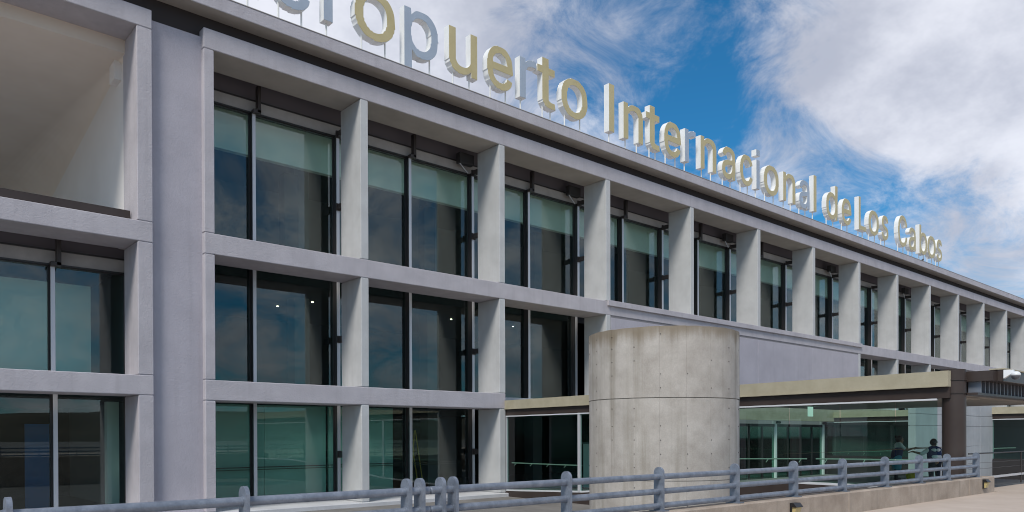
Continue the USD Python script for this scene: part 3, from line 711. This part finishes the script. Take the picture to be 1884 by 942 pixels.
def person(base, face, label, J, clothes, hairpts, facew=1.0):
    """J: joints in the body's own frame (x right of the person, y forward, z up), placed at base and turned to look along face."""
    base = np.array(base, float); f = np.array([face[0], face[1], 0.0]); f /= np.linalg.norm(f); r = np.array([f[1], -f[0], 0.0])
    w = lambda p: base+r*p[0]+f*p[1]+np.array([0, 0, p[2]])
    ww = lambda pts: chain([(w(p), rad) for p, rad in pts])
    P = thing('person', label, 'person', loc=tuple(base))
    body = m3.Manifold()
    for pts in J['body']: body += ww(pts)
    for sd, (wr, d, n) in J['hands'].items():
        wd = r*d[0]+f*d[1]+np.array([0, 0, d[2]]); wn = r*n[0]+f*n[1]+np.array([0, 0, n[2]]); body += hand(w(wr), wd, wn, 1 if sd == 'l' else -1)
    obj('body', smooth_manifold(body, .03, 4), SKIN, P, smooth=True)
    hd = np.array(J['head']); hf = J['headface']; hf = np.array([hf[0], hf[1], hf[2]])/np.linalg.norm(hf); hs = np.cross(hf, [0, 0, 1.0])
    for s in (-1, 1):
        obj('eye', egg(w(hd+hf*.088+hs*.032*s+[0, 0, .01]), .0105, 1), HAIR, P, smooth=True)
    for nm, mt_, parts in clothes:
        man = m3.Manifold()
        for pts in parts: man += ww(pts)
        obj(nm, smooth_manifold(man, .035, 4), mt_, P, smooth=True)
    man = m3.Manifold()
    for pts in hairpts[1]: man += ww(pts)
    obj(hairpts[0], smooth_manifold(man, .03, 4), HAIR, P, smooth=True)
    return P


def headparts(hd, hf):
    hd = np.array(hd, float); hf = np.array(hf, float)/np.linalg.norm(hf); hs = np.cross(hf, [0, 0, 1.0])
    return [[(hd+[0, 0, .03], .095), (hd-hf*.02+[0, 0, .045], .098)], [(hd+[0, 0, .03], .09), (hd+hf*.045+[0, 0, -.075], .045)], [(hd+hf*.085+[0, 0, .01], .012), (hd+hf*.112+[0, 0, -.02], .013)],
            [(hd+hf*.082+[0, 0, -.052]-hs*.02, .011), (hd+hf*.082+[0, 0, -.052]+hs*.02, .011)], [(hd+hs*.098+[0, 0, .02], .012), (hd+hs*.1+[0, 0, -.02], .012)], [(hd-hs*.098+[0, 0, .02], .012), (hd-hs*.1+[0, 0, -.02], .012)],
            [(hd-hf*.01+[0, 0, -.05], .055), (hd-hf*.035+[0, 0, -.15], .055)]]


# woman seen from the side, leaning a little, arms out before her
HD = (0, .13, 1.45)
leg = lambda x, y, k: [((x, -.02, .86), .085), ((x, y+.02, .47), .058), ((x, y-.02, .09), .042)]
woman = dict(head=HD, headface=(0, 1, -.1), hands={'l': ((-.16, .62, 1.13), (.1, 1, -.1), (0, 0, -1)), 'r': ((.15, .60, 1.17), (-.1, 1, -.1), (0, 0, -1))},
             body=headparts(HD, (0, 1, -.1))+[[((0, .07, 1.24), .12), ((0, 0, 1.0), .13), ((0, -.03, .9), .14)], [((-.16, .06, 1.25), .055), ((.16, .06, 1.25), .055)], leg(-.09, .03, 1), leg(.09, -.06, 1),
                   [((-.19, .06, 1.25), .048), ((-.23, .25, 1.06), .038), ((-.16, .62, 1.13), .026)], [((.19, .06, 1.25), .048), ((.23, .27, 1.08), .038), ((.15, .60, 1.17), .026)],
                   [((-.09, -.0, .05), .04), ((-.09, .15, .035), .03)], [((.09, -.08, .05), .04), ((.09, .07, .035), .03)]])
person((29.05, -18.1, .03), rt[:2], 'person in a white top and aqua skirt reaching forward behind the glass', woman,
       [('top', SHIRT, [[((-.12, .06, 1.26), .09), ((.12, .06, 1.26), .09)], [((0, .07, 1.24), .145), ((0, .02, 1.05), .15)], [((-.19, .06, 1.25), .066), ((-.215, .16, 1.15), .056)], [((.19, .06, 1.25), .066), ((.215, .16, 1.15), .056)]]),
        ('waist_wrap', NAVY, [[((-.04, .03, 1.05), .165), ((-.04, -.02, .88), .175)], [((.04, .03, 1.05), .165), ((.04, -.02, .88), .175)]]),
        ('skirt', AQUA, [[((-.07, -.02, .86), .15), ((-.09, .0, .45), .13)], [((.07, -.02, .86), .15), ((.09, -.02, .45), .13)], [((-.09, 0, .46), .125), ((.09, -.02, .46), .125)]]),
        ('trousers', TROUSER, [[((-.09, .03, .5), .075), ((-.09, .01, .1), .06)], [((.09, -.06, .5), .075), ((.09, -.07, .1), .06)]]),
        ('shoe', BLACK, [[((-.09, -.02, .05), .048), ((-.09, .15, .04), .04)]]), ('shoe', BLACK, [[((.09, -.10, .05), .048), ((.09, .07, .04), .04)]])],
       ('hair', [[((0, .10, 1.52), .105), ((0, .06, 1.49), .105)], [((0, .02, 1.55), .055), ((0, -.04, 1.57), .05)], [((0, .05, 1.46), .085), ((0, .04, 1.40), .06)]]))
# man in a cap and striped vest seen from behind, left arm out
HD2 = (0.02, .12, 1.33)
man_ = dict(head=HD2, headface=(.9, .45, -.05), hands={'l': ((-.55, .36, 1.07), (-.8, .5, -.1), (0, 0, -1)), 'r': ((.30, .42, 1.0), (-.3, 1, 0), (0, 0, -1))},
            body=headparts(HD2, (.9, .45, -.05))+[[((0, .06, 1.10), .15), ((0, 0, .85), .14), ((0, -.02, .78), .14)], [((-.17, .05, 1.12), .07), ((.17, .05, 1.12), .07)],
                  [((-.10, -.02, .76), .09), ((-.11, .05, .42), .062), ((-.11, .0, .09), .045)], [((.10, -.02, .76), .09), ((.11, .05, .42), .062), ((.11, .0, .09), .045)],
                  [((-.21, .05, 1.13), .056), ((-.36, .14, 1.0), .045), ((-.55, .36, 1.07), .03)], [((.21, .05, 1.13), .056), ((.31, .1, .9), .045), ((.30, .42, 1.0), .03)],
                  [((-.11, 0, .05), .045), ((-.12, .17, .035), .035)], [((.11, 0, .05), .045), ((.12, .17, .035), .035)]])
person((27.35, -20.0, .03), (fw[0], fw[1]), 'person in a dark cap and dark vest with pale bands seen from behind', man_,
       [('shirt', SHIRT, [[((-.21, .05, 1.12), .075), ((-.36, .14, 1.0), .06)], [((.21, .05, 1.12), .075), ((.31, .1, .9), .06)]]),
        ('vest', NAVY, [[((-.14, .05, 1.12), .105), ((.14, .05, 1.12), .105)], [((-.06, .06, 1.1), .165), ((-.07, .0, .82), .165)], [((.06, .06, 1.1), .165), ((.07, .0, .82), .165)]]),
        ('band', REFLECT, [[((-.13, -.02, 1.13), .05), ((-.06, -.095, 1.13), .055)]]), ('band', REFLECT, [[((.13, -.02, 1.13), .05), ((.06, -.095, 1.13), .055)]]),
        ('band', REFLECT, [[((-.10, -.10, .90), .07), ((.10, -.10, .90), .07)]]),
        ('trousers', TROUSER, [[((-.09, -.02, .80), .125), ((-.11, .04, .42), .085), ((-.11, .0, .1), .065)], [((.09, -.02, .80), .125), ((.11, .04, .42), .085), ((.11, .0, .1), .065)]]),
        ('shoe', BLACK, [[((-.11, -.02, .05), .052), ((-.12, .17, .04), .044)]]), ('shoe', BLACK, [[((.11, -.02, .05), .052), ((.12, .17, .04), .044)]])],
       ('cap', [[((.02, .11, 1.41), .102), ((.0, .10, 1.38), .105)], [((.09, .15, 1.40), .03), ((.21, .21, 1.39), .016)], [((.07, .19, 1.40), .03), ((.17, .25, 1.39), .016)]]))
